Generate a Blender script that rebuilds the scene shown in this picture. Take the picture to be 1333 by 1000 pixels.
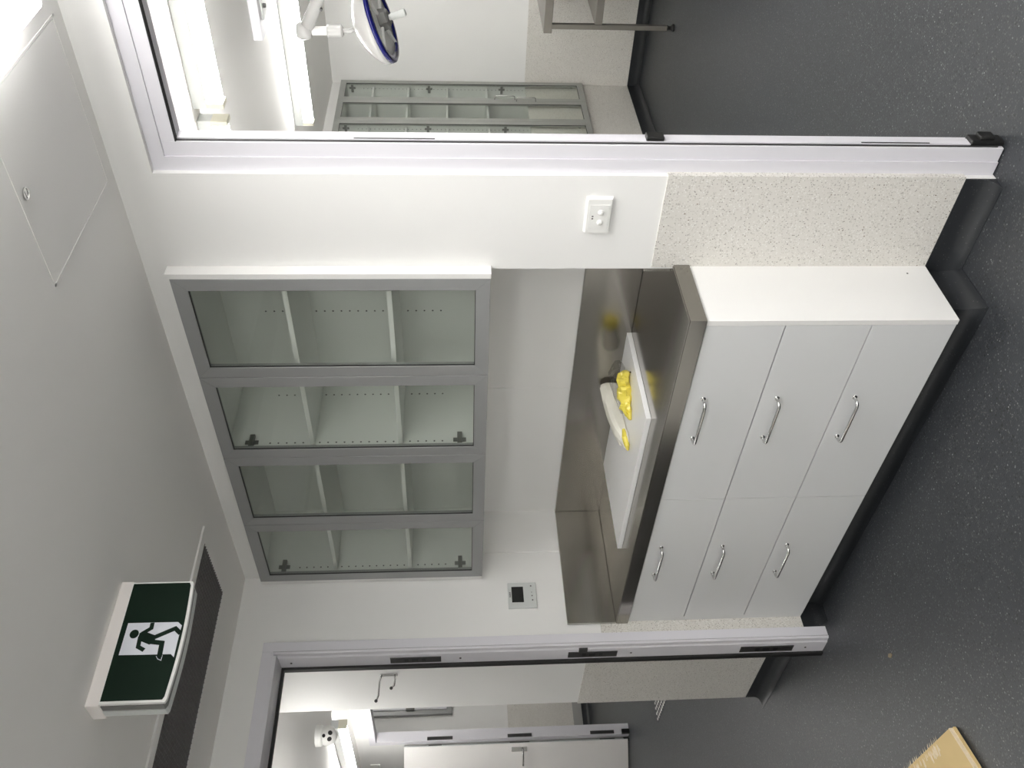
import bpy, bmesh, math, random
from mathutils import Vector, Matrix
random.seed(7)
for o in list(bpy.data.objects): bpy.data.objects.remove(o)
SC = bpy.context.scene
COL = SC.collection

# ------------------------------------------------------------------ camera
cam_d = bpy.data.cameras.new('camera'); cam = bpy.data.objects.new('camera', cam_d); COL.objects.link(cam)
cam_d.sensor_fit = 'HORIZONTAL'; cam_d.sensor_width = 36.0; cam_d.lens = 36.0 * 1124.79 / 1333.0
cam_d.clip_start = 0.02; cam_d.clip_end = 60
_r = Vector((0.7065459, 0.7075935, -0.0102135)); _u = Vector((-0.0401905, 0.0545320, 0.9977029)); _b = Vector((0.7065251, -0.7045124, 0.0669679))
# the phone was held on its side: the picture's left is up in the room
m = Matrix.Identity(4)
for i in range(3):
    m[i][0] = -_u[i]; m[i][1] = _r[i]; m[i][2] = _b[i]
m[0][3], m[1][3], m[2][3] = 0.0, 0.0, 1.575
cam.matrix_world = m
SC.camera = cam
# ------------------------------------------------------------------ world, light levels, exposure
w = bpy.data.worlds.new('world'); SC.world = w; w.use_nodes = True
w.node_tree.nodes['Background'].inputs[0].default_value = (0.9, 0.95, 1, 1)
w.node_tree.nodes['Background'].inputs[1].default_value = 0.02
SC.view_settings.view_transform = 'Standard'; SC.view_settings.look = 'None'
SC.view_settings.exposure = 1.28; SC.view_settings.gamma = 1.0; SC.view_settings.use_curve_mapping = False
SC.cycles.diffuse_bounces = 8; SC.cycles.max_bounces = 14; SC.cycles.transparent_max_bounces = 24
PANEL_EMIT = 7.0      # main room ceiling panel
TUBE_EMIT = 16.0      # battens in the procedure room
HALL_EMIT = 18.0      # battens in the corridor
FAR_FILL_EMIT = 34.0  # added batten that lights the far room, never seen directly

# ------------------------------------------------------------------ materials
def nodes(name):
    m = bpy.data.materials.new(name); m.use_nodes = True
    nt = m.node_tree; return m, nt, nt.nodes['Principled BSDF']
def setp(b, col=None, rough=None, metal=None, spec=None, **k):
    if col is not None: b.inputs['Base Color'].default_value = (*col, 1)
    if rough is not None: b.inputs['Roughness'].default_value = rough
    if metal is not None: b.inputs['Metallic'].default_value = metal
    if spec is not None: b.inputs['Specular IOR Level'].default_value = spec
    for a, v in k.items(): b.inputs[a.replace('_', ' ')].default_value = v
def coords(nt, scale=(1, 1, 1)):
    t = nt.nodes.new('ShaderNodeTexCoord'); mp = nt.nodes.new('ShaderNodeMapping')
    mp.inputs['Scale'].default_value = scale
    nt.links.new(t.outputs['Object'], mp.inputs[0]); return mp.outputs[0]
def plain(name, col, rough=0.5, metal=0.0, spec=0.5, bump=0.0, bscale=200, var=0.03, vscale=6):
    m, nt, b = nodes(name); setp(b, col, rough, metal, spec)
    co = coords(nt)
    if var:
        n = nt.nodes.new('ShaderNodeTexNoise'); n.inputs['Scale'].default_value = vscale; n.inputs['Detail'].default_value = 3
        nt.links.new(co, n.inputs[0])
        r = nt.nodes.new('ShaderNodeMapRange'); r.inputs[3].default_value = 1 - var; r.inputs[4].default_value = 1 + var
        nt.links.new(n.outputs[0], r.inputs[0])
        mx = nt.nodes.new('ShaderNodeMix'); mx.data_type = 'RGBA'; mx.blend_type = 'MULTIPLY'; mx.inputs[0].default_value = 1
        mx.inputs[6].default_value = (*col, 1); nt.links.new(r.outputs[0], mx.inputs[7]); nt.links.new(mx.outputs[2], b.inputs['Base Color'])
    if bump:
        n2 = nt.nodes.new('ShaderNodeTexNoise'); n2.inputs['Scale'].default_value = bscale; nt.links.new(co, n2.inputs[0])
        bp = nt.nodes.new('ShaderNodeBump'); bp.inputs['Strength'].default_value = bump; bp.inputs['Distance'].default_value = 0.002
        nt.links.new(n2.outputs[0], bp.inputs['Height']); nt.links.new(bp.outputs[0], b.inputs['Normal'])
    return m
def emit(name, col, s):
    m = bpy.data.materials.new(name); m.use_nodes = True; nt = m.node_tree
    nt.nodes.clear(); e = nt.nodes.new('ShaderNodeEmission'); o = nt.nodes.new('ShaderNodeOutputMaterial')
    e.inputs[0].default_value = (*col, 1); e.inputs[1].default_value = s; nt.links.new(e.outputs[0], o.inputs[0]); return m
def flecked(name, base, layers, rough, spec=0.5, bump=0.0, bscale=300, mottle=0.06):
    """layers: (scale, radius, probability, colour)"""
    m, nt, b = nodes(name); setp(b, base, rough, 0, spec); co = coords(nt)
    n = nt.nodes.new('ShaderNodeTexNoise'); n.inputs['Scale'].default_value = 9; n.inputs['Detail'].default_value = 6; nt.links.new(co, n.inputs[0])
    r = nt.nodes.new('ShaderNodeMapRange'); r.inputs[3].default_value = 1 - mottle; r.inputs[4].default_value = 1 + mottle; nt.links.new(n.outputs[0], r.inputs[0])
    mx = nt.nodes.new('ShaderNodeMix'); mx.data_type = 'RGBA'; mx.blend_type = 'MULTIPLY'; mx.inputs[0].default_value = 1
    mx.inputs[6].default_value = (*base, 1); nt.links.new(r.outputs[0], mx.inputs[7]); cur = mx.outputs[2]
    for sc, rad, pr, col in layers:
        v = nt.nodes.new('ShaderNodeTexVoronoi'); v.inputs['Scale'].default_value = sc; nt.links.new(co, v.inputs[0])
        lt = nt.nodes.new('ShaderNodeMath'); lt.operation = 'LESS_THAN'; lt.inputs[1].default_value = rad; nt.links.new(v.outputs['Distance'], lt.inputs[0])
        sp = nt.nodes.new('ShaderNodeSeparateColor'); nt.links.new(v.outputs['Color'], sp.inputs[0])
        l2 = nt.nodes.new('ShaderNodeMath'); l2.operation = 'LESS_THAN'; l2.inputs[1].default_value = pr; nt.links.new(sp.outputs[0], l2.inputs[0])
        mu = nt.nodes.new('ShaderNodeMath'); mu.operation = 'MULTIPLY'; nt.links.new(lt.outputs[0], mu.inputs[0]); nt.links.new(l2.outputs[0], mu.inputs[1])
        mm = nt.nodes.new('ShaderNodeMix'); mm.data_type = 'RGBA'; nt.links.new(mu.outputs[0], mm.inputs[0]); nt.links.new(cur, mm.inputs[6]); mm.inputs[7].default_value = (*col, 1)
        cur = mm.outputs[2]
    nt.links.new(cur, b.inputs['Base Color'])
    if bump:
        n2 = nt.nodes.new('ShaderNodeTexNoise'); n2.inputs['Scale'].default_value = bscale; n2.inputs['Detail'].default_value = 3; nt.links.new(co, n2.inputs[0])
        bp = nt.nodes.new('ShaderNodeBump'); bp.inputs['Strength'].default_value = bump; bp.inputs['Distance'].default_value = 0.002
        nt.links.new(n2.outputs[0], bp.inputs['Height']); nt.links.new(bp.outputs[0], b.inputs['Normal'])
    return m
def brushed(name, col, rough, scale):
    m, nt, b = nodes(name); setp(b, col, rough, 1.0); co = coords(nt, scale)
    n = nt.nodes.new('ShaderNodeTexNoise'); n.inputs['Scale'].default_value = 1; n.inputs['Detail'].default_value = 4; nt.links.new(co, n.inputs[0])
    r = nt.nodes.new('ShaderNodeMapRange'); r.inputs[3].default_value = rough * 0.8; r.inputs[4].default_value = rough * 1.25
    nt.links.new(n.outputs[0], r.inputs[0]); nt.links.new(r.outputs[0], b.inputs['Roughness'])
    bp = nt.nodes.new('ShaderNodeBump'); bp.inputs['Strength'].default_value = 0.025; bp.inputs['Distance'].default_value = 0.001
    nt.links.new(n.outputs[0], bp.inputs['Height']); nt.links.new(bp.outputs[0], b.inputs['Normal']); return m
def glass(name, tint, refl_rough=0.02, ior=1.5):
    m = bpy.data.materials.new(name); m.use_nodes = True; nt = m.node_tree; nt.nodes.clear()
    o = nt.nodes.new('ShaderNodeOutputMaterial'); t = nt.nodes.new('ShaderNodeBsdfTransparent'); g = nt.nodes.new('ShaderNodeBsdfGlossy')
    t.inputs[0].default_value = (*tint, 1); g.inputs['Roughness'].default_value = refl_rough
    f = nt.nodes.new('ShaderNodeFresnel'); f.inputs[0].default_value = ior
    ge = nt.nodes.new('ShaderNodeNewGeometry'); iv = nt.nodes.new('ShaderNodeMath'); iv.operation = 'SUBTRACT'; iv.inputs[0].default_value = 1.0; nt.links.new(ge.outputs['Backfacing'], iv.inputs[1])
    mu = nt.nodes.new('ShaderNodeMath'); mu.operation = 'MULTIPLY'; nt.links.new(f.outputs[0], mu.inputs[0]); nt.links.new(iv.outputs[0], mu.inputs[1])
    mx = nt.nodes.new('ShaderNodeMixShader'); nt.links.new(mu.outputs[0], mx.inputs[0]); nt.links.new(t.outputs[0], mx.inputs[1]); nt.links.new(g.outputs[0], mx.inputs[2])
    nt.links.new(mx.outputs[0], o.inputs[0]); return m

M = {}
M['paint'] = plain('wall_paint', (0.81, 0.807, 0.795), 0.55, bump=0.03, bscale=350, var=0.012)
M['ceil'] = plain('ceiling_paint', (0.85, 0.84, 0.82), 0.75, spec=0.3, var=0.012)
M['vinyl'] = flecked('speckled_wall_vinyl', (0.68, 0.66, 0.62), [(190, 0.42, 0.35, (0.57, 0.55, 0.51)), (150, 0.34, 0.22, (0.44, 0.42, 0.39)), (170, 0.38, 0.25, (0.78, 0.77, 0.74)), (120, 0.24, 0.11, (0.30, 0.28, 0.26)), (90, 0.17, 0.10, (0.16, 0.11, 0.08))], 0.5, mottle=0.05)
M['floor'] = flecked('dark_flecked_floor_vinyl', (0.031, 0.034, 0.039), [(140, 0.40, 0.34, (0.060, 0.065, 0.070)), (120, 0.36, 0.25, (0.024, 0.025, 0.027)), (48, 0.11, 0.26, (0.24, 0.25, 0.25)), (75, 0.20, 0.18, (0.15, 0.155, 0.16)), (95, 0.28, 0.26, (0.085, 0.088, 0.09)), (80, 0.30, 0.22, (0.016, 0.017, 0.018))], 0.40, bump=0.3, bscale=240, mottle=0.16)
M['skirt'] = flecked('dark_coved_skirting_vinyl', (0.020, 0.022, 0.025), [(120, 0.26, 0.14, (0.05, 0.05, 0.052)), (70, 0.10, 0.15, (0.12, 0.12, 0.12))], 0.40, bump=0.1, mottle=0.12)  # floor vinyl turned up; shade on its upright face painted in as darker base
M['laminate'] = plain('white_laminate', (0.81, 0.805, 0.795), 0.38, var=0.008)
M['drawer'] = plain('pale_grey_drawer_laminate', (0.70, 0.71, 0.715), 0.45, var=0.01, bump=0.02, bscale=500)
M['carcass'] = plain('white_melamine', (0.76, 0.77, 0.75), 0.45, var=0.008)
M['gap'] = plain('dark_gap', (0.10, 0.10, 0.10), 0.8, var=0)
M['alu'] = plain('anodised_cabinet_frame', (0.33, 0.335, 0.335), 0.42, metal=0.3, var=0.015)
M['alu_light'] = plain('light_anodised_frame', (0.40, 0.41, 0.39), 0.40, metal=0.5, var=0.015)
M['frame'] = plain('white_door_frame_coat', (0.70, 0.69, 0.735), 0.35, var=0.006)
M['door'] = plain('white_door_leaf', (0.82, 0.80, 0.785), 0.45, var=0.006)
M['rubber'] = plain('black_rubber', (0.012, 0.012, 0.012), 0.6, var=0)
M['steelx'] = brushed('brushed_steel_lengthwise', (0.34, 0.325, 0.30), 0.17, (3, 400, 400))
M['steely'] = brushed('brushed_steel_crosswise', (0.42, 0.41, 0.38), 0.22, (400, 3, 400))
M['chrome'] = plain('satin_chrome', (0.66, 0.66, 0.65), 0.22, metal=1.0, var=0)
M['hinge'] = plain('nickel_hinge', (0.24, 0.24, 0.23), 0.35, metal=0.8, var=0)
M['strike'] = plain('dark_strike_plate', (0.07, 0.07, 0.07), 0.4, metal=0.6, var=0)
M['glass'] = glass('smoky_cabinet_glass', (0.93, 0.945, 0.93))
M['glassr'] = glass('clear_cabinet_glass', (0.94, 0.955, 0.94))
M['plastic'] = plain('white_plastic', (0.80, 0.80, 0.78), 0.35, var=0)
M['plastic_grey'] = plain('pale_grey_plastic', (0.60, 0.62, 0.61), 0.4, var=0)
M['screen'] = plain('dark_display', (0.012, 0.014, 0.013), 0.25, var=0)
M['mark'] = plain('grey_print', (0.08, 0.08, 0.08), 0.6, var=0)
M['signwhite'] = plain('sign_white', (0.72, 0.74, 0.80), 0.4, var=0)
M['signgreen'] = plain('sign_green', (0.006, 0.017, 0.010), 0.5, spec=0.12, var=0)
M['signbody'] = plain('sign_housing', (0.80, 0.76, 0.735), 0.45, var=0)
M['acrylic'] = glass('clear_acrylic', (0.80, 0.82, 0.82), 0.1)
M['grille'] = plain('dark_grille', (0.17, 0.165, 0.16), 0.7, var=0.03, vscale=60)
M['cream'] = plain('cream_end_cap', (0.70, 0.68, 0.57), 0.5, var=0)
M['panel_emit'] = emit('ceiling_panel_light', (1.0, 0.985, 0.955), PANEL_EMIT)
M['tube'] = emit('batten_tube_light', (1.0, 0.985, 0.95), TUBE_EMIT)
M['tube_hall'] = emit('corridor_tube_light', (1.0, 0.98, 0.94), HALL_EMIT)
M['far_fill_tube'] = emit('far_room_fill_light', (1.0, 0.98, 0.94), FAR_FILL_EMIT)
M['board'] = plain('white_board', (0.88, 0.88, 0.885), 0.35, var=0.008)
M['yellow'] = plain('glossy_yellow_plastic', (0.78, 0.66, 0.10), 0.25, var=0.10, vscale=40)
M['packet'] = plain('cream_paper_wrap', (0.86, 0.84, 0.75), 0.6, var=0.04, vscale=25)
M['film'] = glass('clear_film', (0.86, 0.86, 0.85), 0.12, 1.7)
M['card'] = plain('tan_cardboard', (0.60, 0.45, 0.22), 0.8, var=0.05, vscale=18)
M['cardedge'] = plain('torn_card_edge', (0.68, 0.58, 0.42), 0.9, var=0.12, vscale=90)
M['blue'] = plain('glossy_blue_ring', (0.006, 0.008, 0.13), 0.2, var=0)
M['lampgrey'] = plain('grey_lamp_hub', (0.17, 0.17, 0.165), 0.5, var=0)
M['lampwhite'] = plain('glossy_white_lamp', (0.50, 0.497, 0.49), 0.18, var=0)
M['stainless'] = plain('table_steel', (0.30, 0.285, 0.26), 0.38, metal=0.85, var=0.03)
M['black'] = plain('black_plastic', (0.01, 0.01, 0.01), 0.4, var=0)
M['scrap'] = plain('dry_leaf_scrap', (0.25, 0.20, 0.13), 0.8, var=0.1)
M['greywall'] = plain('grey_band', (0.36, 0.36, 0.345), 0.6, var=0.02)

# ------------------------------------------------------------------ mesh helpers (all coordinates are room metres)
def box(bm, x0, x1, y0, y1, z0, z1, bev=0.0):
    v = [bm.verts.new(p) for p in [(x0, y0, z0), (x1, y0, z0), (x1, y1, z0), (x0, y1, z0), (x0, y0, z1), (x1, y0, z1), (x1, y1, z1), (x0, y1, z1)]]
    fs = [bm.faces.new([v[i] for i in f]) for f in [(0, 3, 2, 1), (4, 5, 6, 7), (0, 1, 5, 4), (1, 2, 6, 5), (2, 3, 7, 6), (3, 0, 4, 7)]]
    if bev:
        es = list({e for f in fs for e in f.edges})
        bmesh.ops.bevel(bm, geom=es, offset=bev, segments=2, affect='EDGES', profile=0.5)
def B(*boxes, bev=0.0):
    bm = bmesh.new()
    for b in boxes: box(bm, *b, bev=bev)
    return bm
def prism(bm, pts, axis, a, b):
    """pts are the two other coordinates in axis order; extruded along axis from a to b"""
    def P(p, t):
        if axis == 0: return (t, p[0], p[1])
        if axis == 1: return (p[0], t, p[1])
        return (p[0], p[1], t)
    va = [bm.verts.new(P(p, a)) for p in pts]; vb = [bm.verts.new(P(p, b)) for p in pts]
    n = len(pts); fs = [bm.faces.new(va), bm.faces.new(vb[::-1])]
    for i in range(n): fs.append(bm.faces.new([va[i], vb[i], vb[(i + 1) % n], va[(i + 1) % n]]))
    bmesh.ops.recalc_face_normals(bm, faces=fs)
def frame_from(d):
    d = d.normalized(); a = Vector((0, 0, 1)) if abs(d.z) < 0.9 else Vector((1, 0, 0))
    u = d.cross(a).normalized(); return u, d.cross(u).normalized()
def tube(bm, pts, r, seg=12, cap=True):
    pts = [Vector(p) for p in pts]; rs = r if isinstance(r, (list, tuple)) else [r] * len(pts); rings = []
    for i, p in enumerate(pts):
        d = (pts[min(i + 1, len(pts) - 1)] - pts[max(i - 1, 0)])
        u, v = frame_from(d)
        if rings:
            d = d.normalized(); u = (pu - d * pu.dot(d)).normalized(); v = d.cross(u)
        pu = u
        rings.append([bm.verts.new(p + (u * math.cos(t) + v * math.sin(t)) * rs[i]) for t in [2 * math.pi * k / seg for k in range(seg)]])
    fs = []
    for a, b in zip(rings, rings[1:]):
        for k in range(seg): fs.append(bm.faces.new([a[k], a[(k + 1) % seg], b[(k + 1) % seg], b[k]]))
    if cap: fs += [bm.faces.new(rings[0][::-1]), bm.faces.new(rings[-1])]
    bmesh.ops.recalc_face_normals(bm, faces=fs)
def lathe(bm, prof, org, axis, seg=40):
    org = Vector(org); ax = Vector(axis).normalized(); u, v = frame_from(ax); rings = []
    for r, h in prof:
        if r < 1e-5: rings.append([bm.verts.new(org + ax * h)])
        else: rings.append([bm.verts.new(org + ax * h + (u * math.cos(t) + v * math.sin(t)) * r) for t in [2 * math.pi * k / seg for k in range(seg)]])
    fs = []
    for a, b in zip(rings, rings[1:]):
        for k in range(seg):
            k2 = (k + 1) % seg
            if len(a) == 1 and len(b) == 1: continue
            if len(a) == 1: fs.append(bm.faces.new([a[0], b[k], b[k2]]))
            elif len(b) == 1: fs.append(bm.faces.new([a[k], b[0], a[k2]]))
            else: fs.append(bm.faces.new([a[k], a[k2], b[k2], b[k]]))
    bmesh.ops.recalc_face_normals(bm, faces=fs)
def thing(name, label, cat, loc, group=None):
    e = bpy.data.objects.new(name, None); COL.objects.link(e); e.location = loc; e.empty_display_size = 0.05
    e['label'] = label; e['category'] = cat
    if group: e['group'] = group
    return e
def worldloc(o):
    v = Vector((0, 0, 0))
    while o is not None: v += o.location; o = o.parent
    return v
def obj(name, bm, mat, parent=None, label=None, cat=None, kind=None, group=None, smooth=False):
    me = bpy.data.meshes.new(name)
    # put the origin at the middle of the piece's base
    xs = [v.co for v in bm.verts]
    c = Vector(((min(v.x for v in xs) + max(v.x for v in xs)) / 2, (min(v.y for v in xs) + max(v.y for v in xs)) / 2, min(v.z for v in xs)))
    if mat_world(mat): c = Vector((0, 0, 0))
    for v in bm.verts: v.co -= c
    bm.to_mesh(me); bm.free()
    if smooth:
        for p in me.polygons: p.use_smooth = True
    me.materials.append(M[mat]); o = bpy.data.objects.new(name, me); COL.objects.link(o)
    o.parent = parent; o.location = c - (worldloc(parent) if parent else Vector((0, 0, 0)))
    if label: o['label'] = label
    if cat: o['category'] = cat
    if kind: o['kind'] = kind
    if group: o['group'] = group
    return o
def mat_world(m): return m in ('floor',)
def struct(name, bm, mat, label, cat): return obj(name, bm, mat, None, label, cat, 'structure')
def soft(o, angle=35):
    for p in o.data.polygons: p.use_smooth = True
    md = o.modifiers.new('edges', 'EDGE_SPLIT'); md.split_angle = math.radians(angle)
    return o

# ------------------------------------------------------------------ dimensions
YW, XL, YB, YA, XR = 2.112, -3.302, 1.848, 2.446, -1.606   # nib wall face, left wall face, drawer front, alcove back, bench right end
ZC, ZC2, ZS, ZV = 2.49, 2.55, 0.092, 0.965                    # ceilings, skirting top, vinyl top
YC = 2.070                                                 # wall cabinet door face
XN = -1.618                                                # alcove right side
XD = -1.293                                                # doorway left side
RX, RY = -3.338, 6.87                                      # far corner of procedure room

# ------------------------------------------------------------------ setting: floor, ceilings, walls
struct('floor', B((-10.3, 2.4, -2.3, 7.1, -0.06, 0.0)), 'floor', 'dark charcoal flecked vinyl floor running through all the rooms', 'floor')
struct('ceiling', B((-3.42, 2.3, -2.3, 2.6, ZC, ZC + 0.3)), 'ceil', 'white painted ceiling above the bench room', 'ceiling')
struct('ceiling_theatre', B((-3.45, 2.3, 2.6, 7.0, ZC2, ZC2 + 0.2)), 'ceil', 'white ceiling of the room through the right doorway with the light battens', 'ceiling')
struct('ceiling_corridor', B((-9.6, -3.42, -1.3, 3.36, ZC, ZC + 0.3)), 'ceil', 'white corridor ceiling seen through the left doorway', 'ceiling')
struct('ceiling_far', B((-10.3, -3.45, 3.36, 7.0, 2.75, 2.9)), 'ceil', 'white ceiling of the far room beyond the corridor door', 'ceiling')
wb = struct('wall_back', B((XN, XD, YW, 2.21, 0, ZC), (XD, 2.3, YW, 2.21, 2.387, ZC + 0.1), (-0.20, 2.3, YW, 2.21, 0, 2.387), (XL, XN, YW, YA, 2.425, ZC),
                           (XN - 0.0, -1.5, 2.21, 2.55, 0, ZC + 0.1), (XD, 2.3, 2.21, 2.6, 2.56, 2.7)), 'paint', 'white wall with the switch plate between doorway and glass cabinets', 'wall')
wa = struct('wall_alcove', B((-3.45, -1.5, YA, 2.56, 0, ZC + 0.1)), 'paint', 'pale back wall of the alcove under the glass cabinets', 'wall')
obj('panel', B((XL, -2.4725, YA - 0.004, YA, 1.08, 1.47)), 'paint', wa); obj('panel', B((-2.4715, XN, YA - 0.004, YA, 1.08, 1.47)), 'paint', wa)
wl = struct('wall_left', B((XL - 0.12, XL, 1.757, YA, 0, ZC), (XL - 0.12, XL, 0.70, 1.757, 2.325, ZC), (XL - 0.12, XL, -2.3, 0.70, 0, ZC)), 'paint', 'white wall with the thermostat and the left doorway', 'wall')
obj('panel', B((XL, XL + 0.004, 2.214, YA - 0.004, 1.09, 1.47)), 'paint', wl)
struct('wall_front', B((XL - 0.12, 2.3, -2.3, -2.2, 0, ZC)), 'paint', 'white wall behind the photographer', 'wall')
struct('wall_right', B((2.2, 2.3, -2.2, 7.0, 0, 2.7)), 'paint', 'white wall to the right of the photographer', 'wall')
struct('wall_theatre_far', B((RX - 0.1, 2.3, RY, RY + 0.1, 0, 2.7)), 'paint', 'white far wall behind the surgical lamp and steel table', 'wall')
struct('wall_theatre_left', B((RX - 0.1, RX, 2.56, 5.50, 0, 2.7), (RX - 0.1, RX, 6.832, RY, 0, 2.7), (RX - 0.1, RX, 5.50, 6.832, 0, 0.487), (RX - 0.1, RX, 5.50, 6.832, 2.472, 2.7), (RX - 0.42, RX - 0.32, 5.3, 7.0, 0, 2.7)), 'paint', 'white wall that holds the tall glass cabinets', 'wall')
struct('wall_corridor_near', B((-4.24, XL - 0.12, 1.935, 3.36, 0, ZC)), 'paint', 'white corridor wall with the double coat hook', 'wall')
struct('wall_corridor_back', B((-6.95, -4.24, 3.28, 3.36, 0, ZC), (-7.90, -6.95, 3.28, 3.36, 2.36, ZC), (-9.6, -7.90, 3.28, 3.36, 0, ZC)), 'paint', 'white corridor wall with the far doorway', 'wall')
struct('wall_corridor_end', B((-9.6, -9.5, -1.3, 3.28, 0, ZC)), 'paint', 'white end wall of the corridor', 'wall')
struct('wall_corridor_front', B((-9.6, XL - 0.12, -1.3, -1.2, 0, ZC)), 'paint', 'white corridor wall opposite the coat hook', 'wall')
struct('wall_far', B((-10.135, -10.035, 3.36, 7.0, 0, 2.75), (-10.135, -3.45, 6.9, 7.0, 0, 2.75)), 'paint', 'white wall of the far room with the grey wall unit', 'wall')

# speckled vinyl cladding on the lower walls
struct('trim_1', B((XR - 0.004, XD + 0.004, YW - 0.004, YW, ZS, ZV), (XD, XD + 0.004, YW, 2.139, ZS, ZV)), 'vinyl', 'speckled cream vinyl cladding below the switch plate beside the bench', 'wall cladding')
struct('trim_2', B((XL, XL + 0.004, 1.795, 1.86, ZS, ZV)), 'vinyl', 'narrow speckled vinyl strip between drawers and left door frame', 'wall cladding')
struct('trim_3', B((-4.244, -3.43, 1.931, 1.935, ZS, ZV), (-4.244, -4.24, 1.935, 3.28, ZS, ZV)), 'vinyl', 'speckled vinyl cladding below the coat hook in the corridor', 'wall cladding')
struct('trim_4', B((RX, 2.2, RY - 0.004, RY, ZS, 0.96)), 'vinyl', 'speckled vinyl cladding behind the steel table', 'wall cladding')
struct('trim_5', B((RX, RX + 0.004, 2.56, RY - 0.004, ZS, 0.96)), 'vinyl', 'speckled vinyl cladding below the tall glass cabinet', 'wall cladding')
struct('trim_6', B((-10.035, -10.031, 3.4, 6.9, 0.20, 0.98)), 'vinyl', 'beige vinyl cladding on the far room wall', 'wall cladding')
struct('trim_7', B((-10.035, -10.028, 3.4, 6.9, 0.09, 0.20)), 'greywall', 'grey band under the beige cladding of the far room', 'wall trim')

# coved skirting: profile (distance from wall, height)
def cove(bm, p0, p1, nrm, e0=0.0, e1=0.0, h=ZS, r=0.045, t=0.004):
    p0, p1, nrm = Vector((*p0, 0)), Vector((*p1, 0)), Vector((*nrm, 0)).normalized()
    d = (p1 - p0).normalized()
    prof = [(0, h), (t, h)] + [(t + r - r * math.cos(a), 0.002 + r - r * math.sin(a)) for a in [math.pi / 2 * k / 6 for k in range(7)]] + [(t + r, 0), (0, 0)]
    A, C = [], []
    for q, z in prof:
        A.append(bm.verts.new(p0 + nrm * q - d * (e0 * q) + Vector((0, 0, z)))); C.append(bm.verts.new(p1 + nrm * q + d * (e1 * q) + Vector((0, 0, z))))
    fs = []
    n = len(prof)
    for i in range(n): fs.append(bm.faces.new([A[i], A[(i + 1) % n], C[(i + 1) % n], C[i]]))
    fs += [bm.faces.new(A[::-1]), bm.faces.new(C)]
    bmesh.ops.recalc_face_normals(bm, faces=fs)
def skirting(name, segs, label):
    bm = bmesh.new()
    for s in segs: cove(bm, *s)
    o = struct(name, bm, 'skirt', label, 'skirting'); soft(o, 40); return o
KX, KY = -1.632, 1.925
skirting('baseboard_back', [((XD - 0.002, YW), (KX, YW), (0, -1), 0, -1)], 'dark coved skirting under the speckled cladding by the right doorway')
skirting('baseboard_bench', [((KX, YW), (KX, KY), (1, 0), -1, 1), ((KX, KY), (XL, KY), (0, -1), 1, -1)], 'dark coved kick skirting under the drawers')
skirting('baseboard_left', [((XL, KY), (XL, 1.80), (1, 0), -1, 0)], 'short dark coved skirting between drawers and left door frame')
skirting('baseboard_corridor', [((-3.43, 1.935), (-4.24, 1.935), (0, -1), 0, 1), ((-4.24, 1.935), (-4.24, 3.28), (-1, 0), 1, -1), ((-4.24, 3.28), (-6.95, 3.28), (0, -1), -1, 0)], 'dark coved skirting of the corridor wall under the hook')
skirting('baseboard_theatre', [((RX, 2.6), (RX, RY), (1, 0), 0, -1), ((RX, RY), (2.2, RY), (0, -1), -1, 0)], 'dark coved skirting round the room with the steel table')
skirting('baseboard_far', [((-10.028, 3.4), (-10.028, 6.9), (1, 0), 0, 0)], 'dark skirting of the far room wall')
skirting('baseboard_main', [((XL, 0.62), (XL, -2.2), (1, 0), 0, -1), ((XL, -2.2), (2.2, -2.2), (0, 1), -1, -1), ((2.2, -2.2), (2.2, 2.1), (-1, 0), -1, 0)], 'dark coved skirting round the rest of the bench room')

# ------------------------------------------------------------------ right doorway frame
d1 = struct('door_1', B((XD, XD + 0.042, 2.128, 2.19, 0.004, 2.387)), 'frame', 'pale lavender white metal frame of the right doorway', 'door frame')
obj('jamb', B((XD + 0.042, XD + 0.084, 2.133, 2.195, 0.004, 2.349), bev=0.0015), 'frame', d1)
obj('head', B((XD + 0.042, -0.2, 2.128, 2.19, 2.349, 2.387)), 'frame', d1)
obj('head', B((XD + 0.084, -0.2, 2.133, 2.195, 2.312, 2.349), bev=0.0015), 'frame', d1)
obj('head_stop', B((XD + 0.084, -0.2, 2.1335, 2.15, 2.3095, 2.3125)), 'rubber', d1)
obj('door_stop', B((XD + 0.084, XD + 0.090, 2.145, 2.176, 0.10, 2.312)), 'frame', d1)
obj('seal', B((XD + 0.0835, XD + 0.0875, 2.139, 2.143, 0.02, 2.312)), 'strike', d1)
for z0, z1 in ((1.62, 1.84), (0.22, 0.42)):
    obj('strike_plate', B((XD + 0.0885, XD + 0.0910, 2.1465, 2.151, z0, z1)), 'strike', d1)
obj('latch_keeper', B((XD + 0.086, XD + 0.102, 2.146, 2.178, 0.985, 1.035), bev=0.003), 'black', d1)
bm = B((XD + 0.084, XD + 0.100, 2.143, 2.185, 0.004, 0.10), bev=0.004); box(bm, XD + 0.084, XD + 0.110, 2.150, 2.185, 0.03, 0.075, bev=0.004)
obj('bottom_stop', bm, 'black', d1)
obj('jamb', B((-0.284, -0.2, 2.128, 2.19, 0.004, 2.312)), 'frame', d1)

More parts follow.
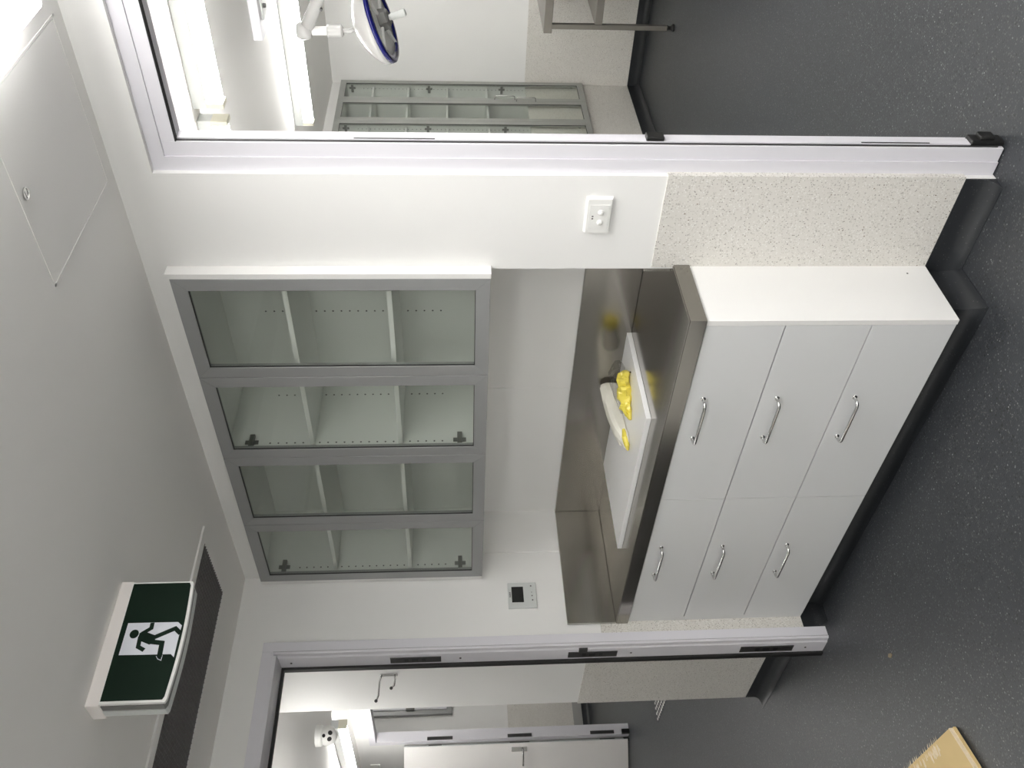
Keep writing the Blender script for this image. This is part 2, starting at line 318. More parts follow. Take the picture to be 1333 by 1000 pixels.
# ------------------------------------------------------------------ left doorway frame
d2 = struct('door_2', B((XL - 0.005, XL + 0.010, 1.757, 1.800, 0.0, 2.364), bev=0.002), 'frame', 'pale lavender white metal frame of the left doorway', 'door frame')
bm = bmesh.new()
prism(bm, [(XL - 0.118, 1.740), (XL - 0.118, 1.7575), (XL + 0.010, 1.7575), (XL + 0.012, 1.754), (XL + 0.006, 1.748), (XL - 0.012, 1.7465), (XL - 0.020, 1.7425), (XL - 0.09, 1.7405)], 2, 0.0, 2.33)
jm = obj('jamb', bm, 'frame', d2); soft(jm, 20)
obj('jamb_groove', B((XL + 0.0, XL + 0.0108, 1.7565, 1.7575, 0.0, 2.32)), 'gap', d2)
obj('head', B((XL - 0.005, XL + 0.010, 0.62, 1.757, 2.318, 2.364), bev=0.002), 'frame', d2)
bm = bmesh.new(); prism(bm, [(XL - 0.118, 2.298), (XL - 0.118, 2.325), (XL + 0.010, 2.319), (XL + 0.006, 2.306), (XL - 0.02, 2.302), (XL - 0.09, 2.299)], 1, 0.62, 1.7415)
obj('head_lining', bm, 'frame', d2)
obj('seal', B((XL - 0.118, XL - 0.094, 1.730, 1.742, 0.0, 2.300)), 'rubber', d2)
obj('seal', B((XL - 0.118, XL - 0.094, 0.70, 1.735, 2.288, 2.300)), 'rubber', d2)
for z0, z1 in ((1.64, 1.85), (0.90, 1.108), (0.14, 0.37)):
    s = obj('strike_plate', B((XL - 0.082, XL - 0.040, 1.7385, 1.743, z0, z1), bev=0.001), 'strike', d2)
    h = (z1 - z0)
    for a, b_ in ((0.30, 0.38), (0.45, 0.58), (0.64, 0.72)):
        obj('slot', B((XL - 0.072, XL - 0.050, 1.7375, 1.740, z0 + a * h, z0 + b_ * h)), 'black', s)
obj('latch_lip', B((XL - 0.042, XL - 0.012, 1.737, 1.745, 1.03, 1.066)), 'strike', d2)
for z in (2.255, 1.56, 0.84, 0.085):
    bm = bmesh.new(); lathe(bm, [(0.0, 0.002), (0.004, 0.002), (0.005, 0)], (XL - 0.060, 1.7415, z), (0, -1, 0), 10); obj('screw', bm, 'strike', d2)

# ------------------------------------------------------------------ base cabinets with drawers
def handle(cx, cz, parent):
    bm = bmesh.new(); L = 0.093; y0 = YB; y1 = YB - 0.034; r = 0.0052
    half = [(L, 0.0), (L, 0.020), (L - 0.0015, 0.026), (L - 0.006, 0.031), (L - 0.013, 0.034)]
    pts = [(cx + q, y0 - d, cz) for q, d in half] + [(cx - q, y0 - d, cz) for q, d in half[::-1]]
    tube(bm, pts, r, 10)
    for s in (1, -1): lathe(bm, [(0.008, 0), (0.008, 0.003), (0, 0.003)], (cx + s * L, y0, cz), (0, -1, 0), 12)
    return obj('handle', bm, 'chrome', parent, 'chrome bow handle', smooth=True)
ZG = [(0.612, 0.844), (0.352, 0.608), (0.094, 0.348)]
for i, (xa, xb, hx, lab) in enumerate([(-2.446, -1.624, -2.020, 'pale grey three drawer base unit at the open right end of the bench'), (-3.268, -2.446, -2.835, 'pale grey three drawer base unit next to the left door frame')]):
    t = thing('base_cabinet', lab, 'cabinet', ((xa + xb) / 2, 2.1, ZS), 'drawer units under the steel bench')
    obj('body', B((xa, xb, YB + 0.018, YA - 0.004, ZS, 0.846)), 'gap', t)
    for k, (z0, z1) in enumerate(ZG):
        dr = obj('drawer', B((xa + 0.0012, xb - 0.0012, YB, YB + 0.018, z0, z1), bev=0.0008), 'drawer', t)
        handle(hx, (z0 + z1) / 2 + [0.066, 0.077, 0.083][k], dr)
    if i == 0:
        ep = obj('end_panel', B((-1.624, XR, YB, YW - 0.0045, ZS, 0.846), bev=0.0006), 'laminate', t, 'white end panel')
        bm = bmesh.new(); lathe(bm, [(0, 0.001), (0.003, 0.001), (0.003, 0)], (XR, 2.069, 0.165), (1, 0, 0), 8); obj('screw_hole', bm, 'mark', ep)
    else:
        obj('filler', B((XL + 0.0045, -3.268, YB + 0.004, YB + 0.02, ZS, 0.846)), 'drawer', t)

# ------------------------------------------------------------------ steel bench top
t = thing('steel_benchtop', 'brushed stainless steel bench top with upstands on the alcove walls', 'worktop', (-2.45, 2.1, 0.848))
bm = bmesh.new(); prism(bm, [(XL + 0.001, 1.842), (-1.600, 1.842), (-1.600, YW - 0.006), (XN - 0.002, YW - 0.006), (XN - 0.002, YA - 0.006), (XL + 0.001, YA - 0.006)], 2, 0.848, 0.900)
bmesh.ops.bevel(bm, geom=[e for e in bm.edges if all(v.co.z > 0.89 for v in e.verts)], offset=0.003, segments=2, affect='EDGES')
obj('top', bm, 'steelx', t)
obj('back_splash', B((XL + 0.002, XN - 0.002, YA - 0.020, YA - 0.005, 0.9, 1.107), bev=0.002), 'steelx', t)
obj('side_splash', B((XL + 0.005, XL + 0.017, 1.842, YA - 0.020, 0.9, 1.107), bev=0.002), 'steely', t)
obj('side_splash', B((XN - 0.014, XN - 0.002, YW + 0.002, YA - 0.020, 0.9, 0.985), bev=0.002), 'steely', t)

# ------------------------------------------------------------------ wall cabinets with glass doors
def glass_door(x0, x1, z0, z1, y0, th, wd, mat, gmat, parent, axis=1):
    """mitred frame; axis 1: door in an x/z plane facing -y; axis 0: door in a y/z plane facing +x (x0,x1 are y)"""
    bm = bmesh.new()
    def P(a, z, d): return (a, y0 + d, z) if axis == 1 else (y0 - d, a, z)
    quads = [[(x0, z0), (x1, z0), (x1 - wd, z0 + wd), (x0 + wd, z0 + wd)], [(x1, z0), (x1, z1), (x1 - wd, z1 - wd), (x1 - wd, z0 + wd)],
             [(x1, z1), (x0, z1), (x0 + wd, z1 - wd), (x1 - wd, z1 - wd)], [(x0, z1), (x0, z0), (x0 + wd, z0 + wd), (x0 + wd, z1 - wd)]]
    for q in quads:
        f = [bm.verts.new(P(a, z, 0)) for a, z in q]; b = [bm.verts.new(P(a, z, th)) for a, z in q]; fs = [bm.faces.new(f), bm.faces.new(b[::-1])]
        for i in range(4): fs.append(bm.faces.new([f[i], b[i], b[(i + 1) % 4], f[(i + 1) % 4]]))
        bmesh.ops.recalc_face_normals(bm, faces=fs)
        bmesh.ops.bevel(bm, geom=[e for e in fs[0].edges], offset=0.0008, segments=1, affect='EDGES')
    dr = obj('door', bm, mat, parent)
    bm = bmesh.new(); a0, a1, c0, c1 = x0 + wd - 0.004, x1 - wd + 0.004, z0 + wd - 0.004, z1 - wd + 0.004
    if axis == 1: box(bm, a0, a1, y0 + 0.007, y0 + 0.011, c0, c1)
    else: box(bm, y0 - 0.011, y0 - 0.007, a0, a1, c0, c1)
    obj('pane', bm, gmat, dr, 'clear glass pane')
    bm = bmesh.new(); g = 0.0022; i0, i1, k0, k1 = x0 + wd, x1 - wd, z0 + wd, z1 - wd
    for (p, q, r, s) in ((i0, i0 + g, k0, k1), (i1 - g, i1, k0, k1), (i0, i1, k0, k0 + g), (i0, i1, k1 - g, k1)):
        if axis == 1: box(bm, p, q, y0 + 0.003, y0 + 0.007, r, s)
        else: box(bm, y0 - 0.007, y0 - 0.003, p, q, r, s)
    obj('gasket', bm, 'rubber', dr)
    return dr
def hinge_plate(bm, x, y, z, s=1.0):
    # cross shaped mounting plate on a side panel facing +x
    box(bm, x, x + 0.004, y - 0.009, y + 0.009, z - 0.024 * s, z + 0.024 * s, bev=0.001)
    box(bm, x, x + 0.012, y - 0.035, y + 0.032, z - 0.009, z + 0.009, bev=0.001)
    box(bm, x + 0.012, x + 0.016, y - 0.03, y + 0.012, z - 0.006, z + 0.006)
Z0, Z1, SH = 1.461, 2.411, (2.086, 1.766)
for i, (xa, xb, lab) in enumerate([(-2.444, -1.624, 'double glass door wall cabinet nearest the switch plate'), (-3.264, -2.444, 'double glass door wall cabinet next to the thermostat wall')]):
    t = thing('wall_cabinet', lab, 'cabinet', ((xa + xb) / 2, 2.25, Z0), 'glass wall cabinets above the bench')
    yf, yb, p = YC + 0.021, YA - 0.006, 0.016
    sp = obj('side_panel', B((xa, xa + p, yf, yb, Z0, Z1)), 'carcass', t)
    obj('side_panel', B((xb - p, xb, yf, yb, Z0, Z1)), 'carcass', t)
    obj('top_panel', B((xa + p, xb - p, yf, yb, Z1 - p, Z1)), 'carcass', t); obj('bottom_panel', B((xa + p, xb - p, yf, yb, Z0, Z0 + p)), 'carcass', t)
    bp = obj('back_panel', B((xa + p, xb - p, yb - 0.008, yb, Z0 + p, Z1 - p)), 'carcass', t)
    for z in SH: obj('shelf', B((xa + p + 0.001, xb - p - 0.001, YC + 0.045, yb - 0.009, z, z + 0.016), bev=0.0006), 'carcass', t)
    for z in (2.316, 1.556):
        bm = bmesh.new(); hinge_plate(bm, xa + p, 2.130, z); obj('hinge_plate', bm, 'hinge', sp)
    bm = bmesh.new(); bm2 = bmesh.new()
    for z in [1.62 + 0.030 * k for k in range(22)]:
        if any(abs(z - s - 0.008) < 0.013 for s in SH): continue
        for y in (2.127, 2.372): lathe(bm, [(0, 0.0006), (0.0034, 0.0006), (0.0034, 0)], (xa + p, y, z), (1, 0, 0), 8)
        lathe(bm2, [(0, 0.0006), (0.0034, 0.0006), (0.0034, 0)], ((xa + xb) / 2 - 0.02, yb - 0.008, z), (0, -1, 0), 8)
    obj('pin_holes', bm, 'mark', sp, kind='stuff'); obj('pin_holes', bm2, 'mark', bp, kind='stuff')
    xm = (xa + xb) / 2
    for a, b_ in ((xm + 0.001, xb - 0.0005), (xa + 0.001, xm - 0.001)): glass_door(a, b_, Z0, Z1, YC, 0.020, 0.0445, 'alu', 'glass', t)
    if i == 0: obj('end_panel', B((-1.624, XR, YC, YW - 0.001, Z0 - 0.002, 2.422), bev=0.0006), 'laminate', t, 'white end panel')
    else: obj('filler', B((XL + 0.001, -3.264, YC + 0.012, YW + 0.02, Z0, 2.415)), 'laminate', t)

# ------------------------------------------------------------------ white board, yellow bag and wrapped packet on the bench
b0 = obj('white_board', B((-2.940, -2.160, 1.979, 2.424, 0.9005, 0.9185), bev=0.0008), 'board', None, 'flat white board lying on the steel bench top', 'board')
b0.rotation_euler = (0, 0, 0)
# ------------------------------------------------------------------ switch plate on the nib wall
t = thing('switch_plate', 'white wall plate with two round switches beside the right doorway', 'switch', (-1.42, YW, 1.112))
bm = bmesh.new(); v0 = [(-1.359, 1.112), (-1.480, 1.112), (-1.480, 1.190), (-1.359, 1.190)]; c = (-1.4195, 1.151)
f = [bm.verts.new((x, YW, z)) for x, z in v0]; g = [bm.verts.new((c[0] + (x - c[0]) * 0.93, YW - 0.013, c[1] + (z - c[1]) * 0.88)) for x, z in v0]
bm.faces.new(g)
for i in range(4): bm.faces.new([f[i], f[(i + 1) % 4], g[(i + 1) % 4], g[i]])
bmesh.ops.recalc_face_normals(bm, faces=bm.faces[:]); obj('plate', bm, 'plastic', t)
obj('insert', B((-1.462, -1.380, YW - 0.0145, YW - 0.012, 1.122, 1.180), bev=0.0008), 'plastic', t)
for x in (-1.405, -1.438):
    bm = bmesh.new(); lathe(bm, [(0.0085, 0), (0.008, 0.005), (0.005, 0.0075), (0, 0.008)], (x, YW - 0.0145, 1.146), (0, -1, 0), 20); obj('switch_button', bm, 'plastic', t, smooth=True)
bm = bmesh.new()
for x in (-1.418, -1.426): box(bm, x - 0.002, x + 0.002, YW - 0.0150, YW - 0.0140, 1.1665, 1.1715)
obj('print_mark', bm, 'mark', t)

# ------------------------------------------------------------------ thermostat
t = thing('thermostat', 'square white thermostat with dark display on the left wall', 'thermostat', (XL, 1.988, 1.226))
obj('case', B((XL, XL + 0.014, 1.927, 2.049, 1.228, 1.351), bev=0.002), 'plastic_grey', t)
obj('display', B((XL + 0.0138, XL + 0.0148, 1.952, 2.028, 1.284, 1.335)), 'screen', t)
for y, z, r in ((2.031, 1.250, 0.0035), (2.000, 1.248, 0.002), (1.983, 1.247, 0.003), (1.962, 1.246, 0.0035)):
    bm = bmesh.new(); lathe(bm, [(0, 0.0006), (r, 0.0006), (r, 0)], (XL + 0.014, y, z), (1, 0, 0), 10); obj('button_mark', bm, 'mark', t)
bm = bmesh.new()
for k in range(5): box(bm, XL + 0.0138, XL + 0.0145, 1.978 + k * 0.0050, 1.9815 + k * 0.0050, 1.3395, 1.3455 - 0.001 * (k % 2))
obj('print_mark', bm, 'mark', t)

# ------------------------------------------------------------------ exit sign hanging from the ceiling
SX = -2.100
t = thing('exit_sign', 'dark green running figure exit sign hanging from the ceiling', 'sign', (SX, 1.168, 2.29))
bm = B((SX - 0.075, SX - 0.002, 0.991, 1.345, 2.455, ZC), bev=0.003); obj('ceiling_base', bm, 'signbody', t)
def plate(y0, y1, z0, z1, bow, rad=0.0):
    pts = [(y0, z1), (y0, z0 + 0.012)]; n = 14
    for k in range(n + 1):
        s = k / n; pts.append((y0 + 0.008 + (y1 - y0 - 0.016) * s, z0 + 0.010 - bow * math.sin(math.pi * s) - 0.002))
    pts += [(y1, z0 + 0.012), (y1, z1)]; return pts
bm = bmesh.new(); prism(bm, plate(0.992, 1.343, 2.290, 2.456, 0.007), 0, SX - 0.060, SX - 0.036); obj('rear_housing', bm, 'plastic_grey', t)
bm = bmesh.new(); prism(bm, plate(0.994, 1.341, 2.290, 2.456, 0.007), 0, SX - 0.034, SX - 0.012); obj('diffuser', bm, 'lampgrey', t)
bm = bmesh.new(); prism(bm, plate(0.996, 1.340, 2.286, 2.457, 0.008), 0, SX - 0.011, SX - 0.001); obj('face_frame', bm, 'plastic', t)
bm = bmesh.new(); prism(bm, plate(1.0025, 1.3355, 2.293, 2.4545, 0.007), 0, SX - 0.003, SX); fc = obj('green_face', bm, 'signgreen', t, 'dark green sign face')
bm = bmesh.new(); prism(bm, [(1.216, 2.4399), (1.2153, 2.3109), (1.2048, 2.2991), (1.1748, 2.3003), (1.1147, 2.3007), (1.1235, 2.3097), (1.125, 2.441)], 0, SX - 0.001, SX + 0.0006); obj('white_door_symbol', bm, 'signwhite', fc)
bm = bmesh.new()
def stroke(bm, pts, wd, x0, x1):
    P = [Vector((0, *p)) for p in pts]; L, R_ = [], []
    for i, p in enumerate(P):
        d1_ = (P[i] - P[i - 1]).normalized() if i else (P[1] - P[0]).normalized(); d2_ = (P[i + 1] - P[i]).normalized() if i < len(P) - 1 else d1_
        n1 = Vector((0, -d1_.z, d1_.y)); n2 = Vector((0, -d2_.z, d2_.y)); nn = (n1 + n2).normalized(); k = wd / 2 / max(0.4, nn.dot(n1))
        L.append((p + nn * k)[1:]); R_.append((p - nn * k)[1:])
    for i in range(len(P) - 1): prism(bm, [L[i], L[i + 1], R_[i + 1], R_[i]], 0, x0, x1)
a, b_ = SX, SX + 0.0012
prism(bm, [(1.1835 + 0.0125 * math.cos(k * math.pi / 9), 2.4164 + 0.0115 * math.sin(k * math.pi / 9)) for k in range(18)], 0, a, b_ + 0.00012)
stroke(bm, [(1.2147, 2.3767), (1.199, 2.3762), (1.1835, 2.3974)], 0.0105, a, b_ + 0.00024)
prism(bm, [(1.1859, 2.4029), (1.1887, 2.3879), (1.1779, 2.3618), (1.157, 2.357), (1.152, 2.3714), (1.1614, 2.3921), (1.1640, 2.4035)], 0, a, b_ + 0.00036)
stroke(bm, [(1.1760, 2.3989), (1.1464, 2.3976), (1.1366, 2.3804)], 0.0105, a, b_ + 0.00048)
stroke(bm, [(1.1700, 2.3665), (1.1963, 2.3138), (1.1814, 2.2977)], 0.0115, a, b_ + 0.00060)
stroke(bm, [(1.1600, 2.3693), (1.1553, 2.3391), (1.1155, 2.3369)], 0.0125, a, b_ + 0.00072)
obj('running_figure', bm, 'signgreen', fc)
bm = bmesh.new(); stroke(bm, [(1.119, 2.3454), (1.1114, 2.3407), (1.1069, 2.3311), (1.1217, 2.3306)], 0.0016, a, b_); obj('foot_outline', bm, 'signwhite', fc)

# ------------------------------------------------------------------ main room ceiling fittings
for lx, ly, lab in ((-0.47, 1.905, 'bright square diffuser ceiling light at the picture corner by the hatch'), (-0.47, -0.40, 'diffuser ceiling light above and behind the photographer'),
                    (1.30, 1.905, 'added fill ceiling light right of the photographer near the doorway wall'), (1.30, -0.40, 'added fill ceiling light in the rear right corner behind the photographer')):  # the two lights on the right are unseen extras added for fill
    t = thing('ceiling_light', lab, 'ceiling light', (lx, ly - 0.59, ZC - 0.060), 'diffuser ceiling lights of the bench room')
    obj('housing', B((lx - 0.29, lx + 0.29, ly - 1.185, ly - 0.005, ZC - 0.034, ZC), bev=0.002), 'plastic', t)
    obj('diffuser', B((lx - 0.295, lx + 0.295, ly - 1.19, ly, ZC - 0.060, ZC - 0.034), bev=0.008), 'panel_emit', t)
t = thing('ceiling_hatch', 'flush white access hatch with a small round lock in the ceiling', 'hatch', (-1.075, 1.84, ZC - 0.004))
hx0, hx1, hy0, hy1 = -1.292, -0.846, 1.620, 2.064
obj('rim', B((hx0, hx1, hy0, hy0 + 0.006, ZC - 0.0018, ZC), (hx0, hx1, hy1 - 0.006, hy1, ZC - 0.0018, ZC), (hx0, hx0 + 0.006, hy0, hy1, ZC - 0.0018, ZC), (hx1 - 0.006, hx1, hy0, hy1, ZC - 0.0018, ZC)), 'ceil', t)
obj('panel', B((hx0 + 0.0075, hx1 - 0.0075, hy0 + 0.0075, hy1 - 0.0075, ZC - 0.0010, ZC - 0.0002)), 'ceil', t)
bm = bmesh.new(); lathe(bm, [(0.014, 0), (0.014, 0.003), (0.011, 0.003), (0.010, 0.001), (0, 0.001)], (-1.0613, 1.650, ZC - 0.003), (0, 0, -1), 20); box(bm, -1.070, -1.052, 1.648, 1.652, ZC - 0.005, ZC - 0.003)
obj('lock', bm, 'chrome', t)
t = thing('ceiling_vent', 'dark grey return air grille in a white frame behind the exit sign', 'vent', (-2.835, 1.28, ZC - 0.01))
vx0, vx1, vy0, vy1 = -3.050, -2.626, 0.66, 1.906; k = 0.042
obj('frame', B((vx0, vx1, vy0, vy0 + k, ZC - 0.007, ZC), (vx0, vx1, vy1 - k, vy1, ZC - 0.007, ZC), (vx0, vx0 + k, vy0 + k, vy1 - k, ZC - 0.007, ZC), (vx1 - k, vx1, vy0 + k, vy1 - k, ZC - 0.007, ZC)), 'ceil', t)
obj('core', B((vx0 + k, vx1 - k, vy0 + k, vy1 - k, ZC - 0.002, ZC - 0.0005)), 'grille', t)
bm = bmesh.new()
for q in range(20): x = vx0 + k + (vx1 - vx0 - 2 * k) * (q + 0.5) / 20; box(bm, x - 0.0008, x + 0.0008, vy0 + k, vy1 - k, ZC - 0.006, ZC - 0.002)
for q in range(64): y = vy0 + k + (vy1 - vy0 - 2 * k) * (q + 0.5) / 64; box(bm, vx0 + k, vx1 - k, y - 0.0008, y + 0.0008, ZC - 0.006, ZC - 0.002)
obj('grid_fins', bm, 'grille', t, kind='stuff')

# ------------------------------------------------------------------ yellow gloves bag, packet
t = thing('yellow_bag', 'crumpled clear bag with bright yellow plastic on the white board', 'bag', (-2.30, 2.22, 0.9185))
def lump(c, r, d, mat, name, parent, seed, sub=3, crease=0.22, rot=0.0):
    bm = bmesh.new(); bmesh.ops.create_icosphere(bm, subdivisions=sub, radius=1.0); rnd = random.Random(seed)
    dirs = [Vector((rnd.gauss(0, 1), rnd.gauss(0, 1), rnd.gauss(0, 1))).normalized() for _ in range(16)]; offs = [rnd.uniform(0.62, 0.98) for _ in dirs]
    d = Vector(d).normalized(); R3 = Matrix.Rotation(math.atan2(d.y, d.x), 3, 'Z')
    for v in bm.verts:
        n = v.co.normalized(); s = 1.0
        for q, o_ in zip(dirs, offs):
            e = n.dot(q)
            if e > o_: s -= (e - o_) * (1.0 + crease)
        s += 0.05 * math.sin(9 * n.x + 7 * n.y + seed) * math.sin(8 * n.z + 5 * n.y)
        p = Vector((n.x * r[0], n.y * r[1], n.z * r[2])) * s
        p = R3 @ p; p += Vector(c); p.z = max(p.z, 0.9190); v.co = p
    return obj(name, bm, mat, parent)
dv = (-0.10, -0.155, 0)
def crumple(spine, name, mat, parent, seed, jit=0.18, seg=18, sub=5, flat=0.9188):
    """a crumpled plastic bundle grown along a spine of (x, y, z, half width, half height)"""
    rnd = random.Random(seed); bm = bmesh.new(); rings = []; n = (len(spine) - 1) * sub
    dirs = [(rnd.uniform(0, 6.28), rnd.uniform(0, 1), rnd.uniform(0.6, 1.0), rnd.uniform(0.10, 0.26)) for _ in range(46)]
    for i in range(n + 1):
        f = i / sub; k = min(int(f), len(spine) - 2); f -= k; A, C = spine[k], spine[k + 1]
        q = [A[j] + (C[j] - A[j]) * f for j in range(5)]; d = Vector((C[0] - A[0], C[1] - A[1], 0)).normalized(); side = Vector((-d.y, d.x, 0)); ring = []
        for g in range(seg):
            a = 2 * math.pi * g / seg; r = 1.0
            for da, ds, dd_, w_ in dirs:
                e = abs((a - da + math.pi) % (2 * math.pi) - math.pi) * 0.35; e = math.hypot(e, (i / n - ds))
                if e < w_: r -= jit * (1 - e / w_) * dd_ * (1 if (da * 10) % 2 > 1 else -0.7)
            r += rnd.uniform(-0.04, 0.04)
            p = Vector(q[:3]) + side * q[3] * r * math.cos(a) + Vector((0, 0, 1)) * q[4] * r * math.sin(a)
            p.z = max(p.z, flat); ring.append(bm.verts.new(p))
        rings.append(ring)
    fs = []
    for A, C in zip(rings, rings[1:]):
        for g in range(seg): fs.append(bm.faces.new([A[g], A[(g + 1) % seg], C[(g + 1) % seg], C[g]]))
    fs += [bm.faces.new(rings[0][::-1]), bm.faces.new(rings[-1])]; bmesh.ops.triangulate(bm, faces=fs); bmesh.ops.recalc_face_normals(bm, faces=bm.faces[:])
    return obj(name, bm, mat, parent)
for spine, sd in (([(-2.232, 2.292, 0.936, 0.006, 0.008), (-2.238, 2.283, 0.944, 0.026, 0.024), (-2.256, 2.262, 0.946, 0.034, 0.030), (-2.272, 2.240, 0.942, 0.026, 0.022), (-2.280, 2.228, 0.936, 0.010, 0.010)], 5),
                  ([(-2.262, 2.250, 0.936, 0.010, 0.010), (-2.272, 2.236, 0.943, 0.032, 0.026), (-2.292, 2.206, 0.943, 0.036, 0.028), (-2.310, 2.178, 0.936, 0.020, 0.014)], 9),
                  ([(-2.296, 2.200, 0.934, 0.012, 0.012), (-2.308, 2.180, 0.940, 0.030, 0.022), (-2.322, 2.156, 0.936, 0.022, 0.016), (-2.334, 2.134, 0.926, 0.006, 0.006)], 14)):
    crumple(spine, 'yellow_wad', 'yellow', t, sd, jit=0.42, seg=11, sub=3)
crumple([(-2.275, 2.385, 0.945, 0.012, 0.014), (-2.286, 2.350, 0.950, 0.034, 0.030), (-2.300, 2.310, 0.950, 0.044, 0.034), (-2.330, 2.255, 0.946, 0.040, 0.030), (-2.37, 2.20, 0.935, 0.020, 0.014)], 'clear_film', 'film', t, 12, jit=0.35, seg=12, sub=3)
bm = bmesh.new(); bmesh.ops.create_icosphere(bm, subdivisions=1, radius=0.004, matrix=Matrix.Translation((-2.213, 2.262, 0.9235))); obj('black_tag', bm, 'black', t)
t = thing('wrapped_packet', 'folded cream paper packet lying beside the yellow bag', 'packet', (-2.46, 2.25, 0.9185))
o = crumple([(-2.436, 2.416, 0.955, 0.026, 0.034), (-2.440, 2.404, 0.955, 0.030, 0.038), (-2.454, 2.350, 0.950, 0.032, 0.036), (-2.462, 2.290, 0.946, 0.034, 0.034), (-2.459, 2.230, 0.944, 0.038, 0.030), (-2.448, 2.170, 0.942, 0.044, 0.025), (-2.440, 2.130, 0.937, 0.042, 0.018), (-2.450, 2.098, 0.928, 0.014, 0.008)], 'wrap', 'packet', t, 23, jit=0.20, seg=12, sub=3); soft(o, 22)
bm = bmesh.new(); tube(bm, [(-2.402, 2.150, 0.940), (-2.415, 2.122, 0.938), (-2.436, 2.098, 0.930), (-2.455, 2.090, 0.925)], [0.005, 0.012, 0.010, 0.004], 10); obj('folded_lip', bm, 'yellow', t, 'yellow folded edge')

# ------------------------------------------------------------------ cardboard on the floor, scrap
t = thing('cardboard_sheet', 'tan flattened cardboard with a frayed edge at the picture corner on the floor', 'cardboard', (-2.95, 0.80, 0))
for z0, z1, dx in ((0.004, 0.012, 0.012), (0.013, 0.021, 0.0)):
    bm = bmesh.new(); pts = [(-2.650 + dx, 1.081), (-2.607 + dx - 0.0, 0.945), (-2.56 + dx, 0.62), (-3.25, 0.52), (-3.25, 1.10)]
    prism(bm, pts, 2, z0, z1); obj('sheet', bm, 'card', t)
bm = bmesh.new(); rnd = random.Random(4)
for q in range(90):
    s = rnd.random() ** 0.8; x = -2.74 - 0.5 * s; y = 1.082 + 0.018 * s
    dx, dy = rnd.uniform(-0.012, 0.012), rnd.uniform(0.004, 0.022); z = 0.0215 + rnd.uniform(-0.002, 0.001); l = rnd.uniform(0.02, 0.05)
    v = [bm.verts.new(p) for p in ((x - 0.004, y - l, z), (x + 0.004, y - l, z), (x + dx, y + dy, z - 0.004), (x, y - l * 0.6, z + 0.0015))]
    for f in ((0, 1, 3), (1, 2, 3), (2, 0, 3), (0, 2, 1)): bm.faces.new([v[i] for i in f])
obj('frayed_edge', bm, 'cardedge', t, 'pale torn paper fibres', kind='stuff')
bm = bmesh.new(); prism(bm, [(-2.652, 1.0815), (-2.6085, 0.945), (-2.561, 0.62), (-2.553, 0.62), (-2.600, 0.945), (-2.644, 1.080)], 2, 0.006, 0.022); obj('torn_side', bm, 'cardedge', t)
bm = bmesh.new(); prism(bm, [(-2.880, 1.443), (-2.868, 1.450), (-2.853, 1.444), (-2.850, 1.436), (-2.866, 1.432)], 2, 0.0005, 0.004)
obj('leaf_scrap', bm, 'scrap', None, 'tiny dry brown scrap on the dark floor', 'scrap')

# ------------------------------------------------------------------ procedure room: battens
def batten(name, x0, x1, y, zc, tube_mat, label, group, caps=(1, 1)):
    t = thing(name, label, 'light batten', ((x0 + x1) / 2, y, zc - 0.12), group)
    obj('channel', B((x0, x1, y - 0.030, y + 0.030, zc - 0.055, zc), bev=0.002), 'plastic_grey', t)
    r, zt = 0.026, zc - 0.085; bm = bmesh.new()
    prism(bm, [(y + r * math.cos(a), zt + r * 1.05 * math.sin(a)) for a in [2 * math.pi * q / 16 for q in range(16)]], 0, x0 + 0.022, x1 - 0.022)
    obj('tube', bm, tube_mat, t, 'glowing tube', smooth=False)
    for xa, xb in ((x0, x0 + 0.022), (x1 - 0.022, x1)):
        obj('end_cap', B((xa, xb, y - 0.032, y + 0.032, zc - 0.115, zc - 0.050), bev=0.003), 'cream', t)
    return t
batten('light_batten', -1.625, -0.10, 3.140, ZC2, 'tube', 'long glowing ceiling batten nearest the right doorway', 'ceiling battens in the table room')
batten('light_batten', -3.18, -1.675, 3.140, ZC2, 'tube', 'ceiling batten whose lit end just shows at the doorway corner', 'ceiling battens in the table room')
batten('light_batten', -2.735, -1.22, 5.06, ZC2, 'tube', 'glowing ceiling batten behind the surgical lamp arm', 'ceiling battens in the table room')
batten('light_batten', -1.17, 0.35, 5.06, ZC2, 'tube', 'ceiling batten above the steel table end out of the picture', 'ceiling battens in the table room')
batten('light_batten', 0.0, 1.5, 3.140, ZC2, 'tube', 'added fill batten right of the doorway out of the picture', 'ceiling battens in the table room')  # unseen batten added to brighten the table room
batten('light_batten', 0.40, 1.90, 5.06, ZC2, 'tube', 'added fill batten at the far right of the table room out of the picture', 'ceiling battens in the table room')  # extends the row out of view, added to lift the wall brightness
# white ceiling fitting
t = thing('emergency_light', 'white box fitting on the ceiling between the two rows of battens', 'ceiling fitting', (-1.62, 4.46, 2.50))
obj('case', B((-1.88, -1.36, 4.30, 4.58, 2.503, ZC2), bev=0.004), 'frame', t)
obj('lens', B((-1.80, -1.42, 4.36, 4.52, 2.496, 2.504), bev=0.002), 'plastic_grey', t)
for x in (-1.74, -1.66):
    bm = bmesh.new(); lathe(bm, [(0.012, 0), (0.010, 0.014), (0, 0.016)], (x, 4.39, 2.496), (0, 0, -1), 12); obj('knob', bm, 'strike', t)

